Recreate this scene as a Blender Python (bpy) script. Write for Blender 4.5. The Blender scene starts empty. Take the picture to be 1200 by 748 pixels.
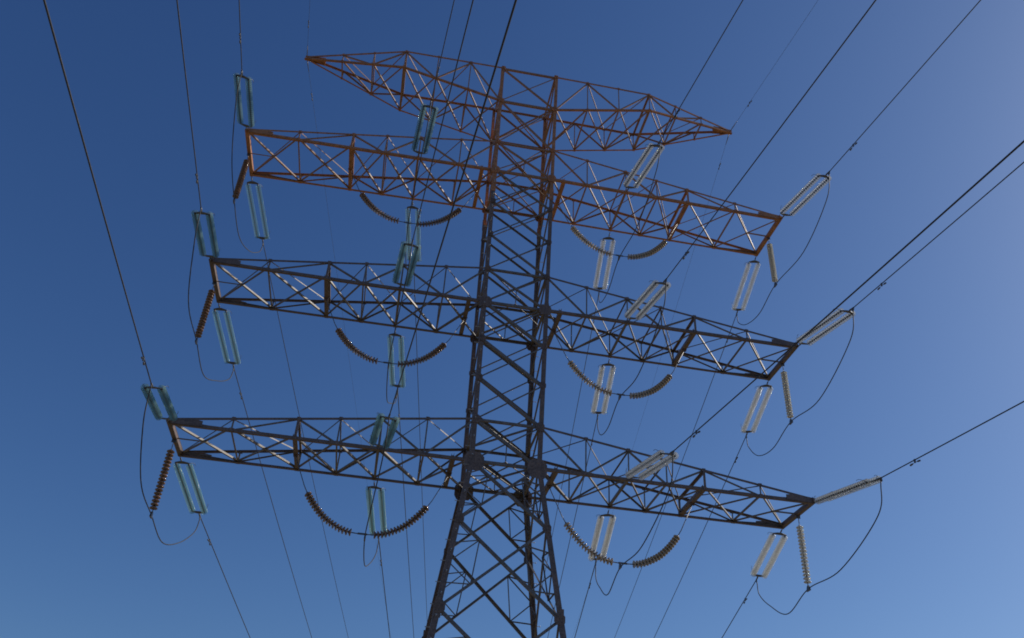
import bpy, math, random
from mathutils import Vector as V, Matrix, Quaternion
random.seed(7)
C = bpy.context.scene
R = math.radians
ZG = 17.573                     # height of the waist of the tower above the ground

# ------------------------------------------------------------------ camera
yaw, pitch, roll = R(8.041), R(34.464), R(3.652)
fw = V((math.sin(yaw)*math.cos(pitch), math.cos(yaw)*math.cos(pitch), math.sin(pitch)))
rt = V((math.cos(yaw), -math.sin(yaw), 0)); up = rt.cross(fw)
r2 = rt*math.cos(roll) + up*math.sin(roll); u2 = -rt*math.sin(roll) + up*math.cos(roll)
cam = bpy.data.cameras.new('camera'); co = bpy.data.objects.new('camera', cam); C.collection.objects.link(co)
m = Matrix((r2, u2, -fw)).transposed().to_4x4(); m.translation = V((-4.951, -35.781, ZG - 15.973)); co.matrix_world = m
cam.sensor_width = 36; cam.lens = 1005.097/1200*36; cam.clip_start = 0.1; cam.clip_end = 9000
C.camera = co

# ------------------------------------------------------------------ sky, sun, exposure
SUN_AZ, SUN_EL = R(77), R(32)    # azimuth from +Y towards +X
w = bpy.data.worlds.new('World'); C.world = w; w.use_nodes = True
nt = w.node_tree; nt.nodes.clear()
sky = nt.nodes.new('ShaderNodeTexSky'); sky.sky_type = 'NISHITA'; sky.sun_disc = False
sky.sun_elevation = SUN_EL; sky.sun_rotation = SUN_AZ
sky.altitude = 300; sky.air_density = 1.0; sky.dust_density = 1.2; sky.ozone_density = 4
bg = nt.nodes.new('ShaderNodeBackground'); bg.inputs['Strength'].default_value = 0.08
ow = nt.nodes.new('ShaderNodeOutputWorld')
sep = nt.nodes.new('ShaderNodeSeparateColor'); cmb = nt.nodes.new('ShaderNodeCombineColor')     # deeper, cleaner blue of dry air
nt.links.new(sky.outputs[0], sep.inputs[0])
for k_, (e_, a_) in enumerate(((1.18, .576), (1.063, .781), (.931, 1.20))):
    c_ = nt.nodes.new('ShaderNodeMath'); c_.operation = 'MINIMUM'; c_.inputs[1].default_value = 30
    p_ = nt.nodes.new('ShaderNodeMath'); p_.operation = 'POWER'; p_.inputs[1].default_value = e_
    q_ = nt.nodes.new('ShaderNodeMath'); q_.operation = 'MULTIPLY'; q_.inputs[1].default_value = a_
    nt.links.new(sep.outputs[k_], c_.inputs[0]); nt.links.new(c_.outputs[0], p_.inputs[0]); nt.links.new(p_.outputs[0], q_.inputs[0]); nt.links.new(q_.outputs[0], cmb.inputs[k_])
nt.links.new(cmb.outputs[0], bg.inputs[0]); nt.links.new(bg.outputs[0], ow.inputs[0])
sl = bpy.data.lights.new('sun', 'SUN'); sl.energy = 3.5; sl.angle = R(0.5); sl.color = (1, .93, .82)
so = bpy.data.objects.new('sun', sl); C.collection.objects.link(so)
sd = V((math.sin(SUN_AZ)*math.cos(SUN_EL), math.cos(SUN_AZ)*math.cos(SUN_EL), math.sin(SUN_EL)))
so.rotation_euler = sd.to_track_quat('Z', 'Y').to_euler(); so.location = (60, 0, 90)
C.view_settings.view_transform = 'Standard'; C.view_settings.look = 'None'
C.view_settings.gamma = 1; C.view_settings.exposure = 0
C.cycles.filter_width = 1.8

# ------------------------------------------------------------------ materials
def mat(name, a, b, rough=.6, metal=0, scale=2.5, spec=.5, detail=6, c=None, bump=0):
    M = bpy.data.materials.new(name); M.use_nodes = True; n = M.node_tree; bs = n.nodes['Principled BSDF']
    tc = n.nodes.new('ShaderNodeTexCoord'); no = n.nodes.new('ShaderNodeTexNoise')
    no.inputs['Scale'].default_value = scale; no.inputs['Detail'].default_value = detail; no.inputs['Roughness'].default_value = .65
    cr = n.nodes.new('ShaderNodeValToRGB'); e = cr.color_ramp
    e.elements[0].position = .35; e.elements[0].color = (*a, 1); e.elements[1].position = .62; e.elements[1].color = (*b, 1)
    if c: k = e.elements.new(.72); k.color = (*c, 1)
    n.links.new(tc.outputs['Object'], no.inputs['Vector']); n.links.new(no.outputs['Fac'], cr.inputs[0]); n.links.new(cr.outputs[0], bs.inputs['Base Color'])
    n2 = n.nodes.new('ShaderNodeTexNoise'); n2.inputs['Scale'].default_value = scale*6; n2.inputs['Detail'].default_value = 4
    r2_ = n.nodes.new('ShaderNodeMapRange'); r2_.inputs['From Min'].default_value = .3; r2_.inputs['From Max'].default_value = .7; r2_.inputs['To Min'].default_value = .62; r2_.inputs['To Max'].default_value = 1.3
    mm = n.nodes.new('ShaderNodeVectorMath'); mm.operation = 'SCALE'
    n.links.new(tc.outputs['Object'], n2.inputs['Vector']); n.links.new(n2.outputs['Fac'], r2_.inputs[0]); n.links.new(cr.outputs[0], mm.inputs[0]); n.links.new(r2_.outputs[0], mm.inputs['Scale']); n.links.new(mm.outputs[0], bs.inputs['Base Color'])
    mr = n.nodes.new('ShaderNodeMapRange'); mr.inputs['To Min'].default_value = rough-.12; mr.inputs['To Max'].default_value = rough+.12
    n.links.new(no.outputs['Fac'], mr.inputs[0]); n.links.new(mr.outputs[0], bs.inputs['Roughness'])
    bs.inputs['Metallic'].default_value = metal; bs.inputs['Specular IOR Level'].default_value = spec
    if bump:
        bp = n.nodes.new('ShaderNodeBump'); bp.inputs['Strength'].default_value = bump
        n.links.new(no.outputs['Fac'], bp.inputs['Height']); n.links.new(bp.outputs[0], bs.inputs['Normal'])
    return M
M_or = mat('weathered_orange_paint', (.54, .23, .085), (.34, .155, .07), .55, c=(.19, .14, .10))
M_orb = mat('faded_orange_bracing', (.31, .20, .125), (.34, .17, .09), .5, c=(.26, .24, .20))
M_st = mat('dull_brown_steel', (.135, .098, .08), (.195, .14, .115), .55, .05, c=(.25, .14, .085))
M_gv = mat('weathered_galvanised_steel', (.135, .118, .102), (.20, .172, .15), .5, .1, c=(.27, .18, .115))
M_bolt = mat('bright_galvanised_bolt', (.5, .48, .44), (.6, .58, .55), .35, .6)
M_fit = mat('forged_fitting_steel', (.10, .10, .11), (.17, .165, .16), .4, .5, scale=8)
M_wire = mat('aged_aluminium_conductor', (.028, .028, .032), (.05, .05, .055), .6, .1, scale=4)
M_con = mat('footing_concrete', (.30, .29, .27), (.40, .38, .35), .85, scale=4, bump=.2)
def glass(name, tint, fwd, clear, rough=.13, body=.4, thru=.7):
    # body colour and gloss, a broad forward scatter through the shell, and some clear see-through
    M = bpy.data.materials.new(name); M.use_nodes = True; n = M.node_tree; bs = n.nodes['Principled BSDF']
    tc = n.nodes.new('ShaderNodeTexCoord'); no = n.nodes.new('ShaderNodeTexNoise'); no.inputs['Scale'].default_value = 6
    cr = n.nodes.new('ShaderNodeValToRGB'); cr.color_ramp.elements[0].position = .3; cr.color_ramp.elements[1].position = .7
    cr.color_ramp.elements[0].color = (*tint, 1); cr.color_ramp.elements[1].color = (*[x*.7 for x in tint], 1)
    n.links.new(tc.outputs['Object'], no.inputs['Vector']); n.links.new(no.outputs['Fac'], cr.inputs[0]); n.links.new(cr.outputs[0], bs.inputs['Base Color'])
    bs.inputs['Roughness'].default_value = rough; bs.inputs['Coat Weight'].default_value = .6; bs.inputs['Coat Roughness'].default_value = .06
    rf = n.nodes.new('ShaderNodeBsdfRefraction'); rf.inputs['Color'].default_value = (*fwd, 1); rf.inputs['Roughness'].default_value = .55; rf.inputs['IOR'].default_value = 1.2
    tl = n.nodes.new('ShaderNodeBsdfTranslucent'); tl.inputs[0].default_value = (*[.35*x+.65*y for x, y in zip(tint, fwd)], 1)
    m0 = n.nodes.new('ShaderNodeMixShader'); m0.inputs[0].default_value = thru
    n.links.new(tl.outputs[0], m0.inputs[1]); n.links.new(rf.outputs[0], m0.inputs[2])
    m1 = n.nodes.new('ShaderNodeMixShader'); m1.inputs[0].default_value = 1-body
    n.links.new(bs.outputs[0], m1.inputs[1]); n.links.new(m0.outputs[0], m1.inputs[2])
    tp = n.nodes.new('ShaderNodeBsdfTransparent'); tp.inputs[0].default_value = (*[.5+.5*x for x in fwd], 1)
    m2 = n.nodes.new('ShaderNodeMixShader'); m2.inputs[0].default_value = clear
    n.links.new(m1.outputs[0], m2.inputs[1]); n.links.new(tp.outputs[0], m2.inputs[2]); n.links.new(m2.outputs[0], n.nodes['Material Output'].inputs[0])
    return M
M_gl = glass('teal_toughened_glass', (.22, .42, .42), (.65, .88, .87), .30, body=.5)
M_cl = glass('clear_pale_glass', (.88, .90, .88), (.98, .98, .94), .15, body=.6, rough=.1)
M_br = glass('brown_glazed_porcelain', (.27, .15, .095), (.8, .6, .4), .0, body=.93)
M_cr = glass('dusty_tan_porcelain', (.56, .46, .34), (.95, .8, .6), .0, body=.9)
M_wh = glass('white_glazed_porcelain', (.86, .86, .82), (.98, .96, .9), .0, body=.7, rough=.1)

# ------------------------------------------------------------------ helpers
class MB:
    def __init__(s): s.v = []; s.f = []; s.mi = []; s.cur = 0; s.smooth = set()
    def add(s, vs, fs, smooth=False):
        o = len(s.v); s.v += [tuple(x) for x in vs]
        for f in fs:
            if smooth: s.smooth.add(len(s.f))
            s.f.append([i+o for i in f]); s.mi.append(s.cur)
    def ell(s, p, q, w, t=None, n=V((0, 1, 0)), side=1, trim=0, off=0):
        """steel angle: one flange in the plane whose outward normal is n, the other pointing inwards along one edge"""
        p = V(p); q = V(q); d = (q-p); L = d.length
        if L < 1e-4: return
        d /= L; p = p + d*trim; q = q - d*trim
        t = t or max(.009, w*.11)
        n = V(n); n = n - d*n.dot(d)
        if n.length < 1e-4: n = d.orthogonal()
        n.normalize(); b = n.cross(d)*side; i = -n
        prof = [(-w/2, 0), (w/2, 0), (w/2, t), (-w/2+t, t), (-w/2+t, w), (-w/2, w)]
        vs = [P + b*x + i*(y+off) for P in (p, q) for x, y in prof]
        fs = [[k, (k+1) % 6, 6+(k+1) % 6, 6+k] for k in range(6)] + [[5, 4, 3, 2, 1, 0], [6, 7, 8, 9, 10, 11]]
        if (b.cross(i)).dot(d) < 0: fs = [f[::-1] for f in fs]
        s.add(vs, fs)
    def tube(s, pts, r, n=8, caps=True):
        pts = [V(p) for p in pts]; rs = r if isinstance(r, (list, tuple)) else [r]*len(pts)
        t = (pts[1]-pts[0]).normalized(); u = t.orthogonal().normalized(); vs = []
        for k, p in enumerate(pts):
            a = pts[max(k-1, 0)]; b = pts[min(k+1, len(pts)-1)]; t = (b-a).normalized()
            u = (u - t*u.dot(t)).normalized(); v = t.cross(u)
            vs += [p + (u*math.cos(2*math.pi*j/n) + v*math.sin(2*math.pi*j/n))*rs[k] for j in range(n)]
        fs = [[k*n+j, k*n+(j+1) % n, (k+1)*n+(j+1) % n, (k+1)*n+j] for k in range(len(pts)-1) for j in range(n)]
        s.add(vs, fs, True)
        if caps: o = len(s.v)-len(vs); s.f += [[o+j for j in range(n)][::-1], [o+(len(pts)-1)*n+j for j in range(n)]]; s.mi += [s.cur]*2
    def plate(s, c, ax, ay, poly, th):
        c = V(c); ax = V(ax).normalized(); ay = V(ay).normalized(); nz = ax.cross(ay).normalized(); k = len(poly)
        vs = [c + ax*x + ay*y + nz*z for z in (-th/2, th/2) for x, y in poly]
        s.add(vs, [[*range(k)][::-1], [*range(k, 2*k)]] + [[j, (j+1) % k, k+(j+1) % k, k+j] for j in range(k)])
    def build(s, name, m, parent=None, loc=None):
        me = bpy.data.meshes.new(name); me.from_pydata(s.v, [], s.f)
        for x in (m if isinstance(m, (list, tuple)) else [m]): me.materials.append(x)
        for k, p in enumerate(me.polygons): p.material_index = s.mi[k]; p.use_smooth = k in s.smooth
        me.update(); o = bpy.data.objects.new(name, me); C.collection.objects.link(o)
        if parent: o.parent = parent
        if loc is not None: o.location = loc
        return o
def box(b, c, sx, sy, sz):
    b.plate(c, (1, 0, 0), (0, 1, 0), [(-sx/2, -sy/2), (sx/2, -sy/2), (sx/2, sy/2), (-sx/2, sy/2)], sz)
def empty(name, loc=(0, 0, 0), rot=None):
    o = bpy.data.objects.new(name, None); C.collection.objects.link(o); o.location = loc
    if rot: o.rotation_mode = 'QUATERNION'; o.rotation_quaternion = rot
    return o
def tag(o, label, cat, group=None, kind=None):
    if label: o['label'] = label
    if cat: o['category'] = cat
    if group: o['group'] = group
    if kind: o['kind'] = kind
    return o
def inst(src, name, parent, loc=(0, 0, 0), rot=None):
    o = bpy.data.objects.new(name, src.data); C.collection.objects.link(o); o.parent = parent; o.location = loc
    if rot: o.rotation_mode = 'QUATERNION'; o.rotation_quaternion = rot
    return o
def copy_tree(o, parent=None):
    c = o.copy(); C.collection.objects.link(c); c.parent = parent
    for ch in [x for x in bpy.data.objects if x.parent == o]: copy_tree(ch, c)
    return c

# ------------------------------------------------------------------ ground
g = MB(); N = 96
rings = [0, 6, 15, 30, 60, 120, 250, 500, 1000, 2000, 4000]
g.v.append((0, 0, 0))
for r in rings[1:]:
    for k in range(N):
        a = 2*math.pi*k/N
        z = 0 if r < 20 else .0006*r*math.sin(3*a+r)*min(1, r/200)
        g.v.append((r*math.cos(a), r*math.sin(a), z))
for k in range(N): g.f.append([0, 1+k, 1+(k+1) % N]); g.mi.append(0)
for q in range(len(rings)-2):
    for k in range(N):
        a, b = 1+q*N+k, 1+q*N+(k+1) % N; g.f.append([a, a+N, b+N, b]); g.mi.append(0)
M_gr = mat('dry_grass_and_soil', (.13, .105, .05), (.24, .19, .11), .95, scale=.35, detail=12, c=(.31, .25, .16), bump=.4)
tag(g.build('ground', M_gr), 'dry grass and bare soil around the foot of the pylon', 'ground', kind='structure')

# ------------------------------------------------------------------ the tower (z = 0 is its waist, the object stands ZG above the ground)
tower = empty('transmission_tower', (0, 0, 0))
tag(tower, 'tall steel lattice pylon, orange upper arms above dark brown lower arms, seen from below', 'pylon')
Z = lambda p: V((p[0], p[1], p[2]+ZG))
H1, M0, M1, U0, U1, E0, E1 = 2.018, 8.507, 10.543, 17.387, 19.555, 22.981, 25.835
def hw(z): return 1.5+(1.654-1.5)*z/E1 if z >= 0 else 1.5-.135*z
def hd(z): return 1.663+(1.718-1.663)*z/E1 if z >= 0 else 1.663-.135*z
def cor(sx, sy, z): return Z((sx*hw(z), sy*hd(z), z))
ORZ = 16.2
def pbuild(b, name, m, parent=tower): return b.build(name, m, parent)
# legs
BOT = -ZG+.25
for sx in (-1, 1):
    for sy in (-1, 1):
        b = MB(); lv = [BOT, -11.2, -6.65, 0, M0, ORZ, E1]; ws = [.25, .25, .23, .22, .20, .19]
        for k in range(len(lv)-1):
            b.cur = 1 if lv[k] >= ORZ else 0
            b.ell(cor(sx, sy, lv[k]), cor(sx, sy, lv[k+1]), ws[k], .022, n=(0, sy, 0), side=(-1 if sx*sy > 0 else 1)*1)
            if k:                                   # splice cover
                c = cor(sx, sy, lv[k]); b.plate(c+V((0, sy*.012, 0)), (1, 0, 0), (0, 0, 1), [(-.12, -.4), (.12, -.4), (.12, .4), (-.12, .4)], .016)
        leg = pbuild(b, 'leg', [M_st, M_or])
        if sx == -1 and sy == -1 or sx == 1 and sy == 1:
            z = -16.0; k = 0; src = None
            while z < 22.5:
                c = cor(sx, sy, z) + V((sx*.11, 0, 0))
                if src is None:
                    q = MB(); q.tube([(0, 0, 0), (.19, 0, 0)], .014, 6); q.tube([(.18, 0, 0), (.21, 0, 0)], .026, 6); q.tube([(.0, 0, 0), (.02, 0, 0)], .022, 6)
                    bt = src = q.build('step_bolt', M_bolt, leg)
                else: bt = inst(src, 'step_bolt', leg)
                if k % 2: bt.location = c + V((sx*.0, 0, 0)); bt.rotation_euler = (0, 0, 0 if sx > 0 else math.pi)
                else: bt.location = cor(sx, sy, z) + V((0, sy*.0, 0)); bt.rotation_euler = (0, 0, sy*math.pi/2)
                z += .45; k += 1
        f = MB(); c = cor(sx, sy, BOT)
        f.plate((c.x, c.y, .12), (1, 0, 0), (0, 1, 0), [(-.75, -.75), (.75, -.75), (.75, .75), (-.75, .75)], .3)
        f.plate((c.x, c.y, .37), (1, 0, 0), (0, 1, 0), [(-.42, -.42), (.42, -.42), (.42, .42), (-.42, .42)], .25)
        pbuild(f, 'footing', M_con)
# bracing of the four faces
panels = [(BOT, -11.2), (-11.2, -6.65), (-6.65, -2.85), (-2.85, 0), (0, H1)]
panels += [(H1+(M0-H1)*k/3, H1+(M0-H1)*(k+1)/3) for k in range(3)] + [(M0, M1)]
panels += [(M1+(U0-M1)*k/3, M1+(U0-M1)*(k+1)/3) for k in range(3)] + [(U0, U1), (U1, E0), (E0, E1)]
faces = [((-1, -1), (1, -1), (0, -1, 0)), ((1, 1), (-1, 1), (0, 1, 0)), ((-1, 1), (-1, -1), (-1, 0, 0)), ((1, -1), (1, 1), (1, 0, 0))]
for fi, (a, c, n) in enumerate(faces):
    if fi == 1: a, c = c, a
    b = MB()
    for z0, z1 in panels:
        b.cur = 1 if z0 >= ORZ else 0
        front = fi < 2
        w1 = .135 if (front and z0 < M0-.1) else .095 if front else .08
        if z0 < -2: w1 = .125 if front else .09
        A0, A1, B0, B1 = cor(*a, z0), cor(*a, z1), cor(*c, z0), cor(*c, z1)
        b.ell(A1, B0, w1, n=n, side=1, trim=.1, off=.02)              # main diagonal, falls to the right
        b.ell(A0, B1, .072 if z0 >= 0 else .115 if front else .08, n=n, side=-1, trim=.1, off=.05)
        if z0 in (0, M0, U0, E0): b.ell(A0, B0, .13, n=n, trim=.08, off=.03)
        if z1 in (H1, M1, U1, E1) : b.ell(A1, B1, .11, n=n, trim=.08, off=.03)
        if z0 < -1:                                                    # redundant members of the splayed base
            mid = (A0+B1)/2*.5+(A1+B0)/2*.5; t = (A1-B1).length/((A1-B1).length+(A0-B0).length); X = A1.lerp(B0, t)
            for (P0, P1) in ((A0, A1), (B0, B1)):
                lo = P0.lerp(X, .5); hi = P1.lerp(X, .5); e1 = P0.lerp(P1, .27); e2 = P0.lerp(P1, .72); m_ = P0.lerp(P1, .5)
                for u, v in ((lo, e1), (lo, m_), (hi, m_), (hi, e2)): b.ell(u, v, .05, n=n, off=.08)
            lo1 = A0.lerp(X, .5); lo2 = B0.lerp(X, .5); hi1 = A1.lerp(X, .5); hi2 = B1.lerp(X, .5)
            if z0 > -12: b.ell(lo1, hi1, .05, n=n, off=.09); b.ell(lo2, hi2, .05, n=n, off=.09)
        if z0 in (0, M0, U0) and front:
            b.ell((A0+B0)/2, A0.lerp(B1, .5), .05, n=n, off=.09)
    pbuild(b, 'face_bracing', [M_gv, M_orb])
# horizontal diaphragms
for z in (0, H1, M0, M1, U0, U1, E0):
    b = MB(); P = [cor(-1, -1, z), cor(1, -1, z), cor(1, 1, z), cor(-1, 1, z)]
    b.ell(P[0], P[2], .075, n=(0, 0, -1), trim=.1, off=.03); b.ell(P[1], P[3], .075, n=(0, 0, -1), trim=.1, off=.05)
    if z in (0, M0, U0):
        Q = [(P[k]+P[(k+1) % 4])/2 for k in range(4)]
        for k in range(4): b.ell(Q[k], Q[(k+1) % 4], .055, n=(0, 0, -1), off=.07)
    pbuild(b, 'diaphragm', M_gv if z < ORZ else M_orb)
# gusset plates of the body
def gusset(sx, sy, z, r, dx=0, dz=0, m=M_st):
    b = MB(); poly = [(-r*.75, -r), (r*.55, -r), (r, -r*.45), (r, r*.5), (r*.5, r), (-r*.6, r), (-r, r*.45), (-r, -r*.55)]
    c = cor(sx, sy, z) + V((-sx*dx, sy*.035, dz)); b.plate(c, (-sx, 0, 0), (0, 0, 1), poly, .018)
    for u in (-.5, 0, .5):
        for v in (-.6, -.2, .2, .6): b.tube([c+V((u*r, sy*.008, v*r)), c+V((u*r, sy*.035, v*r))], .018, 6)
    pbuild(b, 'gusset_plate', m)
for sx in (-1, 1):
    for sy in (-1, 1):
        gusset(sx, sy, 0, .44, .1, -.05); gusset(sx, sy, M0, .30, .06, -.02); gusset(sx, sy, U0, .24, .03, 0, M_or)
        gusset(sx, sy, H1, .20, .05); gusset(sx, sy, M1, .15, .04); gusset(sx, sy, U1, .14, .04, 0, M_or); gusset(sx, sy, E0, .16, .05, 0, M_or); gusset(sx, sy, E1, .13, .03, 0, M_or)
        gusset(sx, sy, -2.85, .19, .05); gusset(sx, sy, -6.65, .22, .05)
        for k in (1, 2): gusset(sx, sy, H1+(M0-H1)*k/3, .17, .03); gusset(sx, sy, M1+(U0-M1)*k/3, .15, .03)

# cross-arms
ARMS = {'l': (0, H1, 14.304, 1.665, .008, 5.572, 9.10, M_st, M_gv, 'lowest'), 'm': (M0, M1, 14.655, 1.708, 8.485, 5.711, 9.25, M_st, M_gv, 'middle'),
        'u': (U0, U1, 14.941, 1.693, 17.203, 5.845, 9.45, M_or, M_orb, 'upper')}
ROOT = 2.3
def arm(key, s):
    zb, zt, a, e, ze, xi, xm, mc, mb_, word = ARMS[key]
    side = 'left' if s < 0 else 'right'
    xs = [hw(zb), 3.6, xi, (xi+xm)/2, xm, (xm+a)/2+.05, a]
    def P(y, top, x):
        x0 = hw(zt if top else zb); t = (x-x0)/(a-x0); z = zt if top else zb
        zend = ze+(.14 if top else 0)
        return Z((s*x, y*(hd(z)*(1-t)+e*t), z*(1-t)+zend*t))
    ch = MB()
    for y in (-1, 1):
        for top in (0, 1):
            w_ = .105 if top else .135
            if not top: w2 = .17
            p, q = P(y, top, hw(zt if top else zb)), P(y, top, a)
            ch.ell(p, q, w_, .016, n=(0, y, 0), side=(1 if top else -1)*s*(-1 if y < 0 else 1))
            for k, x in enumerate(xs[1:-1]):
                c = P(y, top, x); r = .10
                ch.plate(c+V((0, y*.02, 0)), (1, 0, 0), (0, 0, 1), [(-r, -r*.7), (r, -r*.7), (r*.8, r*.8), (-r*.8, r*.8)], .012)
    # tip reinforcement on each end corner
    for y in (-1, 1):
        c = P(y, 0, a-.35); ch.plate(c+V((0, y*.025, .07)), (s, 0, (0)), (0, 0, 1), [(-1.0, -.1), (.42, -.12), (.42, .12), (-.5, .2), (-1.0, .14)], .014)
    A = pbuild(ch, 'cross_arm', mc)
    A['label'] = f'{"orange" if key=="u" else "dark brown"} {word} cross-arm on the {side}'
    for y in (-1, 1):                                           # vertical faces
        b = MB(); n = (0, y, 0)
        for k, x in enumerate(xs[1:-1]):
            b.ell(P(y, 0, x), P(y, 1, x), .065, n=n, off=.02)
        for k in range(6):
            lo, hi = (0, 1) if k % 2 == 1 else (1, 0)
            p, q = P(y, lo, xs[k]), P(y, hi, xs[k+1])
            b.ell(p, q, .078 if k < 4 else .06, n=n, side=s, off=.03, trim=.05)
        b.build('side_lattice', mb_, A)
    b = MB()                                                    # bottom face: crossed diagonals in each bay
    for k in range(6):
        n = (0, 0, -1)
        p, q = P(-1, 0, xs[k+1]), P(1, 0, xs[k])
        b.ell(p, q, .085, n=n, side=(-1 if s < 0 else 1)*sgn(p, q), off=.02, trim=.05)
        p, q = P(1, 0, xs[k+1]), P(-1, 0, xs[k])
        b.ell(p, q, .07, n=n, side=-sgn(p, q), off=.055, trim=.05)
    for x in (xs[1], xs[2], xs[3], xs[5]): b.ell(P(-1, 0, x), P(1, 0, x), .075 if x != xs[2] else .11, n=(0, 0, -1), off=.01)
    xa = (xs[5]+xs[6])/2
    b.ell((P(-1, 0, a)+P(1, 0, a))/2, (P(-1, 0, xa)+P(1, 0, xa))/2, .06, n=(0, 0, -1), off=.04)
    b.build('bottom_lattice', mb_, A)
    b = MB()                                                    # top face: light zigzag
    for k in range(6):
        y = -1 if k % 2 else 1
        b.ell(P(y, 1, xs[k]), P(-y, 1, xs[k+1]), .052, n=(0, 0, 1), off=.02, trim=.05, side=s)
    for x in (xs[2], xs[3]): b.ell(P(-1, 1, x), P(1, 1, x), .06, n=(0, 0, 1), off=.01)
    b.build('top_lattice', mb_, A)
    b = MB()
    b.ell(P(-1, 0, a)+V((0, -.12, 0)), P(1, 0, a)+V((0, .12, 0)), .2, .018, n=(0, 0, -1), side=s); b.ell(P(-1, 1, a), P(1, 1, a), .11, .014, n=(s, 0, 0))
    b.build('end_beam', mc, A)
    for x, wd in ((xm, .20), (ROOT, .20)):
        b = MB(); b.ell(P(-1, 0, x), P(1, 0, x), wd, .016, n=(0, 0, -1), off=-.02)
        b.ell(P(-1, 0, x)+V((.02, 0, .15)), P(1, 0, x)+V((.02, 0, .15)), wd*.6, .014, n=(1, 0, 0), off=0)
        c = (P(-1, 0, x)+P(1, 0, x))/2; b.plate(c+V((0, 0, -.04)), (1, 0, 0), (0, 0, 1), [(-.09, -.1), (.09, -.1), (.14, .08), (-.14, .08)], .02)
        if x == xm:
            b.ell(P(-1, 1, x), P(1, 1, x), .12, .014, n=(0, 0, 1), off=0)
            for y in (-1, 1): b.ell(P(y, 0, x), P(y, 1, x), .11, n=(0, y, 0), off=-.02)
        b.build('transverse_beam', mc, A)
    return P
def sgn(p, q):
    d = (q-p).normalized(); bb = V((0, 0, -1)).cross(d)
    return -1 if bb.y > 0 else 1      # chosen so that the upright flange sits on the -Y edge
AP = {}
for key in ARMS:
    for s in (-1, 1): AP[key, s] = arm(key, s)

# earth-wire arms (peak)
XB, TB0, TB1, XT, ZT = 7.484, 24.383, 25.759, 13.364, 25.659
def earth_arm(s):
    def P(y, top, x):
        x0 = hw(E1 if top else E0); z0 = E1 if top else E0; zb = TB1 if top else TB0; D = 1.718
        if x <= XB: t = (x-x0)/(XB-x0); return Z((s*x, y*D, z0*(1-t)+zb*t))
        t = (x-XB)/(XT-XB); return Z((s*x, y*(D*(1-t)+.06*t), zb*(1-t)+(ZT+(.05 if top else -.05))*t))
    xs = [hw(E0), 3.6, 5.55, XB, 9.35, 11.2, XT]
    ch = MB()
    for y in (-1, 1):
        for top in (0, 1):
            for x0, x1 in ((xs[0], XB), (XB, XT)):
                ch.ell(P(y, top, x0), P(y, top, x1), .11, .012, n=(0, y, 0), side=(1 if top else -1)*s*(-1 if y < 0 else 1))
            for x in xs[1:-1]:
                c = P(y, top, x); r = .09; ch.plate(c+V((0, y*.02, 0)), (1, 0, 0), (0, 0, 1), [(-r, -r*.7), (r, -r*.7), (r*.8, r*.8), (-r*.8, r*.8)], .012)
    A = pbuild(ch, 'peak_arm', M_or); A['label'] = f'orange tapering earth-wire arm at the top, pointing {"left" if s < 0 else "right"}'
    for y in (-1, 1):
        b = MB()
        for x in xs[1:-1]: b.ell(P(y, 0, x), P(y, 1, x), .06, n=(0, y, 0), off=.02)
        for k in range(5):
            lo, hi = (0, 1) if k % 2 == 0 else (1, 0)
            b.ell(P(y, lo, xs[k]), P(y, hi, xs[k+1]), .075, n=(0, y, 0), side=s, off=.03, trim=.05)
        b.build('side_lattice', M_orb, A)
    b = MB()
    for k in range(5):
        p, q = P(-1, 0, xs[k+1]), P(1, 0, xs[k]); b.ell(p, q, .075, n=(0, 0, -1), side=-sgn(p, q), off=.02, trim=.05)
        if k < 4: p, q = P(1, 0, xs[k+1]), P(-1, 0, xs[k]); b.ell(p, q, .065, n=(0, 0, -1), side=-sgn(p, q), off=.05, trim=.05)
    for x in xs[1:-1]: b.ell(P(-1, 0, x), P(1, 0, x), .08 if x != XB else .13, n=(0, 0, -1), off=.01)
    b.build('bottom_lattice', M_orb, A)
    b = MB()
    for k in range(5):
        y = -1 if k % 2 else 1; b.ell(P(y, 1, xs[k]), P(-y, 1, xs[k+1]), .06, n=(0, 0, 1), side=s, off=.02)
    for x in (xs[3], xs[4]): b.ell(P(-1, 1, x), P(1, 1, x), .07 if x != XB else .11, n=(0, 0, 1), off=.01)
    b.build('top_lattice', M_orb, A)
    b = MB()
    for y in (-1, 1):
        c = Z((s*(XT-.35), y*.10, ZT)); b.plate(c, (s, 0, 0), (0, 0, 1), [(-.75, -.17), (.45, -.09), (.45, .09), (-.75, .17)], .016)
    c = Z((s*(XT-.3), 0, ZT-.12)); b.plate(c, (s, 0, 0), (0, 1, 0), [(-.8, -.26), (.45, -.08), (.45, .08), (-.8, .26)], .014)
    b.build('tip_plate', M_or, A)
for s in (-1, 1): earth_arm(s)

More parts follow.
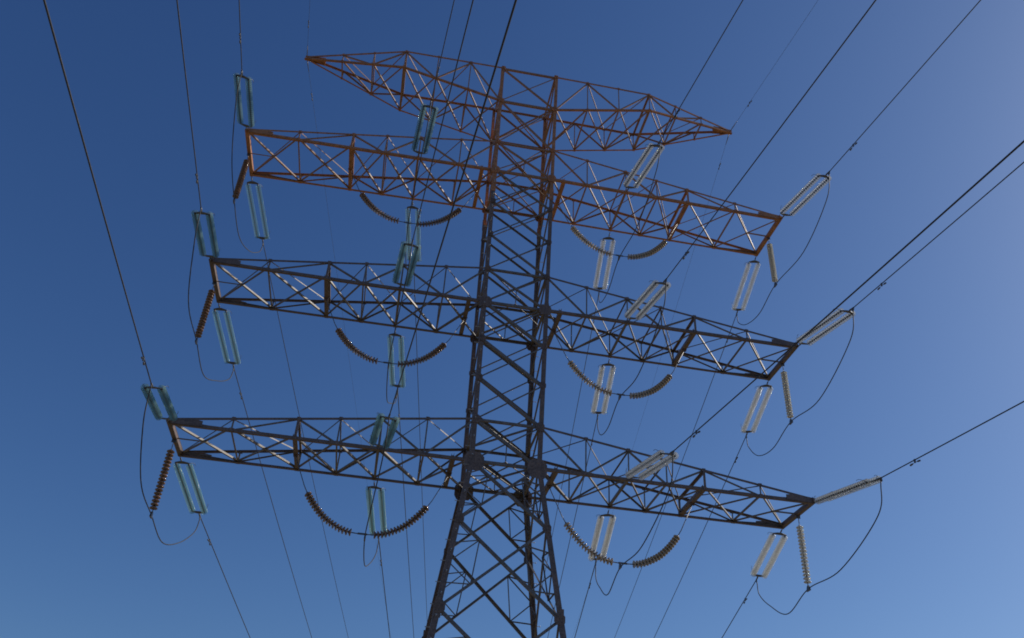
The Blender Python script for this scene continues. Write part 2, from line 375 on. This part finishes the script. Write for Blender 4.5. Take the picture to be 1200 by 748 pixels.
# ------------------------------------------------------------------ insulators
def disc_geo(b, c, d, R_=.157, ribs=False):
    """one cap-and-pin disc at c, axis d (cap towards -d)"""
    d = V(d).normalized(); u = d.orthogonal().normalized(); v = d.cross(u); n = 14; c = V(c)
    prof = [(.045, -.03), (.072, -.012), (.115, .008), (R_, .032), (R_-.004, .046)]
    if ribs: prof = [(.05, -.045), (.085, -.025), (.13, .0), (R_, .03), (R_, .062), (R_-.012, .066)] + [(.12, .032), (.11, .05), (.09, .03), (.075, .046), (.058, .026), (.02, .022)]
    vs = [c + (u*math.cos(2*math.pi*j/n)+v*math.sin(2*math.pi*j/n))*r + d*z for r, z in prof for j in range(n)]
    fs = [[k*n+j, k*n+(j+1) % n, (k+1)*n+(j+1) % n, (k+1)*n+j] for k in range(len(prof)-1) for j in range(n)]
    b.cur = 0; b.add(vs, fs, True)
    b.cur = 1; b.tube([c-d*.085, c-d*.075, c-d*.035, c-d*.012], [.024, .04, .046, .05], 8); b.cur = 0
# source meshes for the double tension strings; local +Y runs along the string
LS = 4.94
def mk_tension(M_g):
    root = empty('tension_insulator_string')
    b = MB(); b.tube([(0, 0, 0), (0, .16, 0)], .022, 8); b.tube([(0, .14, 0), (0, .30, 0)], .035, 8); b.tube([(0, .28, 0), (0, .42, 0)], .022, 8)
    b.build('shackle_link', M_fit, root)
    for y0, dr in ((.40, 1), (4.50, -1)):
        b = MB(); b.plate((0, y0, 0), (1, 0, 0), (0, dr, 0), [(-.10, -.04), (.10, -.04), (.33, .06), (.33, .13), (-.33, .13), (-.33, .06)], .03)
        b.build('yoke_plate', M_fit, root)
        for sx in (-1, 1):
            h = MB(); pts = [V((sx*(.30+.16*math.sin(t*1.6)), y0+dr*(.1+.42*t), .02+.20*math.sin(t*2.0))) for t in [i/8 for i in range(9)]]
            h.tube(pts, .010, 6); h.build('arcing_horn', M_fit, root)
    for sx in (-1, 1):
        b = MB(); n = 23
        for k in range(n): disc_geo(b, (sx*.29, .64+k*.169, 0), (0, 1, 0))
        b.cur = 1; b.tube([(sx*.29, .50, 0), (sx*.29, 4.40, 0)], .013, 6)
        b.build('glass_insulator_chain', [M_g, M_fit], root)
    b = MB(); b.tube([(0, 4.46, 0), (0, 4.62, 0)], .022, 8); b.tube([(0, 4.58, 0), (0, 4.64, 0), (0, LS, 0)], [.03, .042, .034], 8)
    b.plate((0, LS-.08, -.05), (0, 1, 0), (0, 0, 1), [(-.06, -.09), (.06, -.09), (.08, .03), (-.08, .03)], .03)
    b.build('dead_end_clamp', M_fit, root)
    return root
def mk_wire(name, p0, dx, ys, s0, length, r, curv, mat_):
    b = MB(); ts = []; t = 0
    while t < length: ts.append(t); t += .6 if t < 30 else 3 if t < 120 else 8
    ts.append(length)
    pts = [V(p0)+V((dx*t, ys*t, s0*t+curv*t*t)) for t in ts]
    b.tube(pts, r, 7)
    return b.build(name, mat_), pts
_damp = [None]
def damper(parent, p, d, sc=1.0):
    d = V(d).normalized()
    if _damp[0] is None:
        b = MB(); b.plate((0, 0, -.03), (0, 1, 0), (0, 0, 1), [(-.03, -.08), (.03, -.08), (.035, .07), (-.035, .07)], .05)
        b.tube([(0, -.26, -.11), (0, -.1, -.095), (0, .1, -.095), (0, .26, -.11)], .009, 6)
        for s in (-1, 1): b.tube([(0, s*.13, -.10), (0, s*.16, -.105), (0, s*.27, -.115), (0, s*.30, -.115)], [.022, .034, .038, .028], 8)
        o = b.build('vibration_damper', M_fit, parent); _damp[0] = o
    else: o = inst(_damp[0], 'vibration_damper', parent)
    o.rotation_mode = 'QUATERNION'; o.rotation_quaternion = d.to_track_quat('Y', 'Z'); o.location = p; o.scale = (sc,)*3
NS, FS = V((.333, -4.879, -.836)), V((.59, 4.778, -1.002))
WIRE = {-1: (.069, -.075, 245), 1: (.125, -.149, 480)}
tens0 = {1: mk_tension(M_cl), -1: mk_tension(M_gl)}; used = set(); used_n = []
def catmull(P, n=10):
    out = []; Q = [P[0]*2-P[1]] + P + [P[-1]*2-P[-2]]
    for i in range(1, len(Q)-2):
        for k in range(n):
            t = k/n; a, b, c, d = Q[i-1:i+3]
            out.append(.5*((2*b)+(c-a)*t+(2*a-5*b+4*c-d)*t*t+(3*b-a-3*c+d)*t**3))
    out.append(P[-1]); return out
disc0 = {}
def disc_obj(parent, p, d, s):       # s: -1 left circuit, 1 and 2 right circuit
    if s not in disc0:
        b = MB(); disc_geo(b, (0, 0, 0), (0, 0, 1), .165, True); disc0[s] = b.build('insulator_disc', [{-1: M_br, 1: M_cr, 2: M_wh}[s], M_fit], parent); o = disc0[s]
    else: o = inst(disc0[s], 'insulator_disc', parent)
    o.location = p; o.rotation_mode = 'QUATERNION'; o.rotation_quaternion = V(d).to_track_quat('Z', 'Y')
def clamp(b, p):
    p = V(p); b.plate(p, (0, 1, 0), (0, 0, 1), [(-.16, -.10), (.16, -.10), (.10, .05), (.04, .14), (-.04, .14), (-.10, .05)], .07)
for key in ('u', 'm', 'l'):
    zb, zt, a, e, ze, xi, xm, mc, mb_, word = ARMS[key]
    for s in (-1, 1):
        side = 'left' if s < 0 else 'right'; P = AP[key, s]
        for pos, x in (('outer', a), ('inner', xi)):
            where = f'the {side} tip of the {word} cross-arm' if pos == 'outer' else f'midway along the {side} {word} cross-arm'
            ends = {}
            for y in (-1, 1):
                S = NS if y < 0 else FS; p = P(y, 0, x) + V((0, y*(.05), -.03 if (y < 0 or pos == 'outer') else -.12))
                q = S.normalized().to_track_quat('Y', 'Z')
                t = copy_tree(tens0[s]) if s in used else tens0[s]; used.add(s)
                t.location = p; t.rotation_mode = 'QUATERNION'; t.rotation_quaternion = q @ Quaternion((0, 1, 0), R(21 if (key, s, pos, y) == ('l', 1, 'outer', -1) else ((len(used_n)*47) % 13)-6)); used_n.append(0)
                tag(t, f'double {"teal" if s < 0 else "pale"} glass string pulling {"toward the camera" if y < 0 else "away behind"} from {where}', 'insulator', 'double glass tension strings on the cross-arms')
                E = p + S.normalized()*LS; ends[y] = E
                dx, s0, L = WIRE[y]
                wo, pts = mk_wire('conductor', E - S.normalized()*.05, dx, y, s0, L, .023, 3e-4, M_wire)
                tag(wo, f'power line running {"overhead" if y < 0 else "into the distance"} from {where}', 'power line', 'conductors strung from the pylon')
                tt = 2.1 if y < 0 else 2.2
                damper(wo, E + V((dx*tt, y*tt, s0*tt)), (dx, y, s0))
            J = P(-1, 0, x); J = V((J.x, 0, J.z)); jz = -3.45 if pos == 'outer' else -3.45
            # jumper loop below the arm
            K = J + V((0, 0, jz)); n0, f0 = ends[-1], ends[1]; sg = 1
            rnd = random.Random(hash((pos, s, word)) if False else (ord(key)*7+s*3+len(pos))); jit = lambda a_: rnd.uniform(-a_, a_)
            pts = [n0+V((0, .08, -.12)), V((n0.x*.93+K.x*.07, -5.85, n0.z-1.35)), V((K.x+.12, -3.1+jit(.35), K.z-.05+jit(.2))), K, V((K.x+.12, 2.5, K.z-.28+jit(.18))), V((K.x+.33, 4.7, K.z+.45+jit(.15))), V((f0.x-.05, 6.2, f0.z-.85)), f0+V((0, -.08, -.12))]
            b = MB(); b.tube(catmull(pts), .024, 7)
            tag(b.build('jumper_cable', M_wire), f'slack jumper cable looping under {where}', 'jumper cable', 'jumper loops under the cross-arms')
            if pos == 'outer':
                top = J + V((0, 0, -.05)); root = empty('suspension_insulator_string', top)
                tag(root, f'single {"brown" if s < 0 else "white"} ribbed insulator string hanging down from {where}', 'insulator', 'single strings holding the outer jumpers')
                b = MB(); b.tube([(0, 0, .05), (0, 0, -.34)], .018, 6); b.plate((0, 0, 0), (1, 0, 0), (0, 0, 1), [(-.1, -.1), (.1, -.1), (.1, .12), (-.1, .12)], .02); b.build('hanger_link', M_fit, root)
                b = MB(); b.tube([(0, 0, -.32), (0, 0, -3.2)], .014, 6); c = b.build('insulator_chain', M_fit, root)
                for k in range(17): disc_obj(c, (0, 0, -.50-k*.16), (0, 0, -1), 2 if s > 0 else s)
                b = MB(); clamp(b, (0, 0, jz+.05)); b.tube([(0, 0, -3.15), (0, 0, jz+.15)], .02, 6); b.build('suspension_clamp', M_fit, root)
            else:
                cx = s*(xm+ROOT)/2; hwv = (xm-ROOT)/2; zc = P(-1, 0, 5.7).z; root = empty('v_insulator_string', (cx, 0, zc))
                tag(root, f'drooping ribbed V of insulators slung under the {side} half of the {word} cross-arm', 'insulator', 'V strings slung under the cross-arms')
                kx = hwv/3.42
                tp = [(0, -3.25), (.35, -3.24), (.75, -3.19), (1.15, -3.04), (1.7, -2.72), (2.25, -2.18), (2.75, -1.48), (3.1, -.75), (3.42, -.1)]
                for dd in (-1, 1):
                    cv = catmull([V((dd*kx*u_, 0, z_)) for u_, z_ in tp], 12)
                    L = [0]
                    for i in range(1, len(cv)): L.append(L[-1]+(cv[i]-cv[i-1]).length)
                    def at(dist):
                        for i in range(1, len(L)):
                            if L[i] >= dist: f = (dist-L[i-1])/(L[i]-L[i-1]); return cv[i-1].lerp(cv[i], f), (cv[i-1]-cv[i]).normalized()
                        return cv[-1], (cv[-2]-cv[-1]).normalized()
                    l0 = .45*kx; n = 18; st = (.152 if kx < 1.02 else .156); l1 = l0+n*st+.1
                    b = MB(); b.tube([at(l0-.08+i*(l1-l0+.1)/14)[0] for i in range(15)], .014, 6); ch = b.build('insulator_chain', M_fit, root)
                    for k in range(n): p_, d_ = at(l0+.1+k*st); disc_obj(ch, p_, d_, s)
                    b = MB(); b.tube([at(l1-.05)[0], at(l1+.25)[0], cv[-1]+V((0, 0, .02))], .02, 6); b.build('hanger_rod', M_fit, root)
                    b = MB(); b.tube([at(l0)[0], at(l0-.3)[0], at(.05)[0]], .022, 6); b.build('link_rod', M_fit, root)
                b = MB(); clamp(b, (cx*0+(P(-1, 0, x).x-cx), 0, -3.38)); b.plate((0, 0, -3.25), (1, 0, 0), (0, 0, 1), [(-.2, -.03), (.2, -.03), (.2, .05), (-.2, .05)], .03); b.build('suspension_clamp', M_fit, root)
# earth wires
for s in (-1, 1):
    side = 'left' if s < 0 else 'right'
    for y in (-1, 1):
        dx, s0, L = WIRE[y]; s0 *= .8; p = Z((s*(XT+.02), y*.1, ZT))
        wo, pts = mk_wire('earth_wire', p, dx, y, s0, L, .0075, 2.4e-4, M_wire)
        tag(wo, f'thin earth wire from the {side} tip of the peak arm running {"toward the camera" if y < 0 else "into the distance"}', 'earth wire', 'earth wires from the peak arms')
        b = MB(); d = V((dx, y, s0)).normalized(); b.tube([p+d*.05, p+d*.3, p+d*.9], [.02, .03, .018], 6); b.build('dead_end_clamp', M_fit, wo)
        damper(wo, p+d*2.6, d, .9)
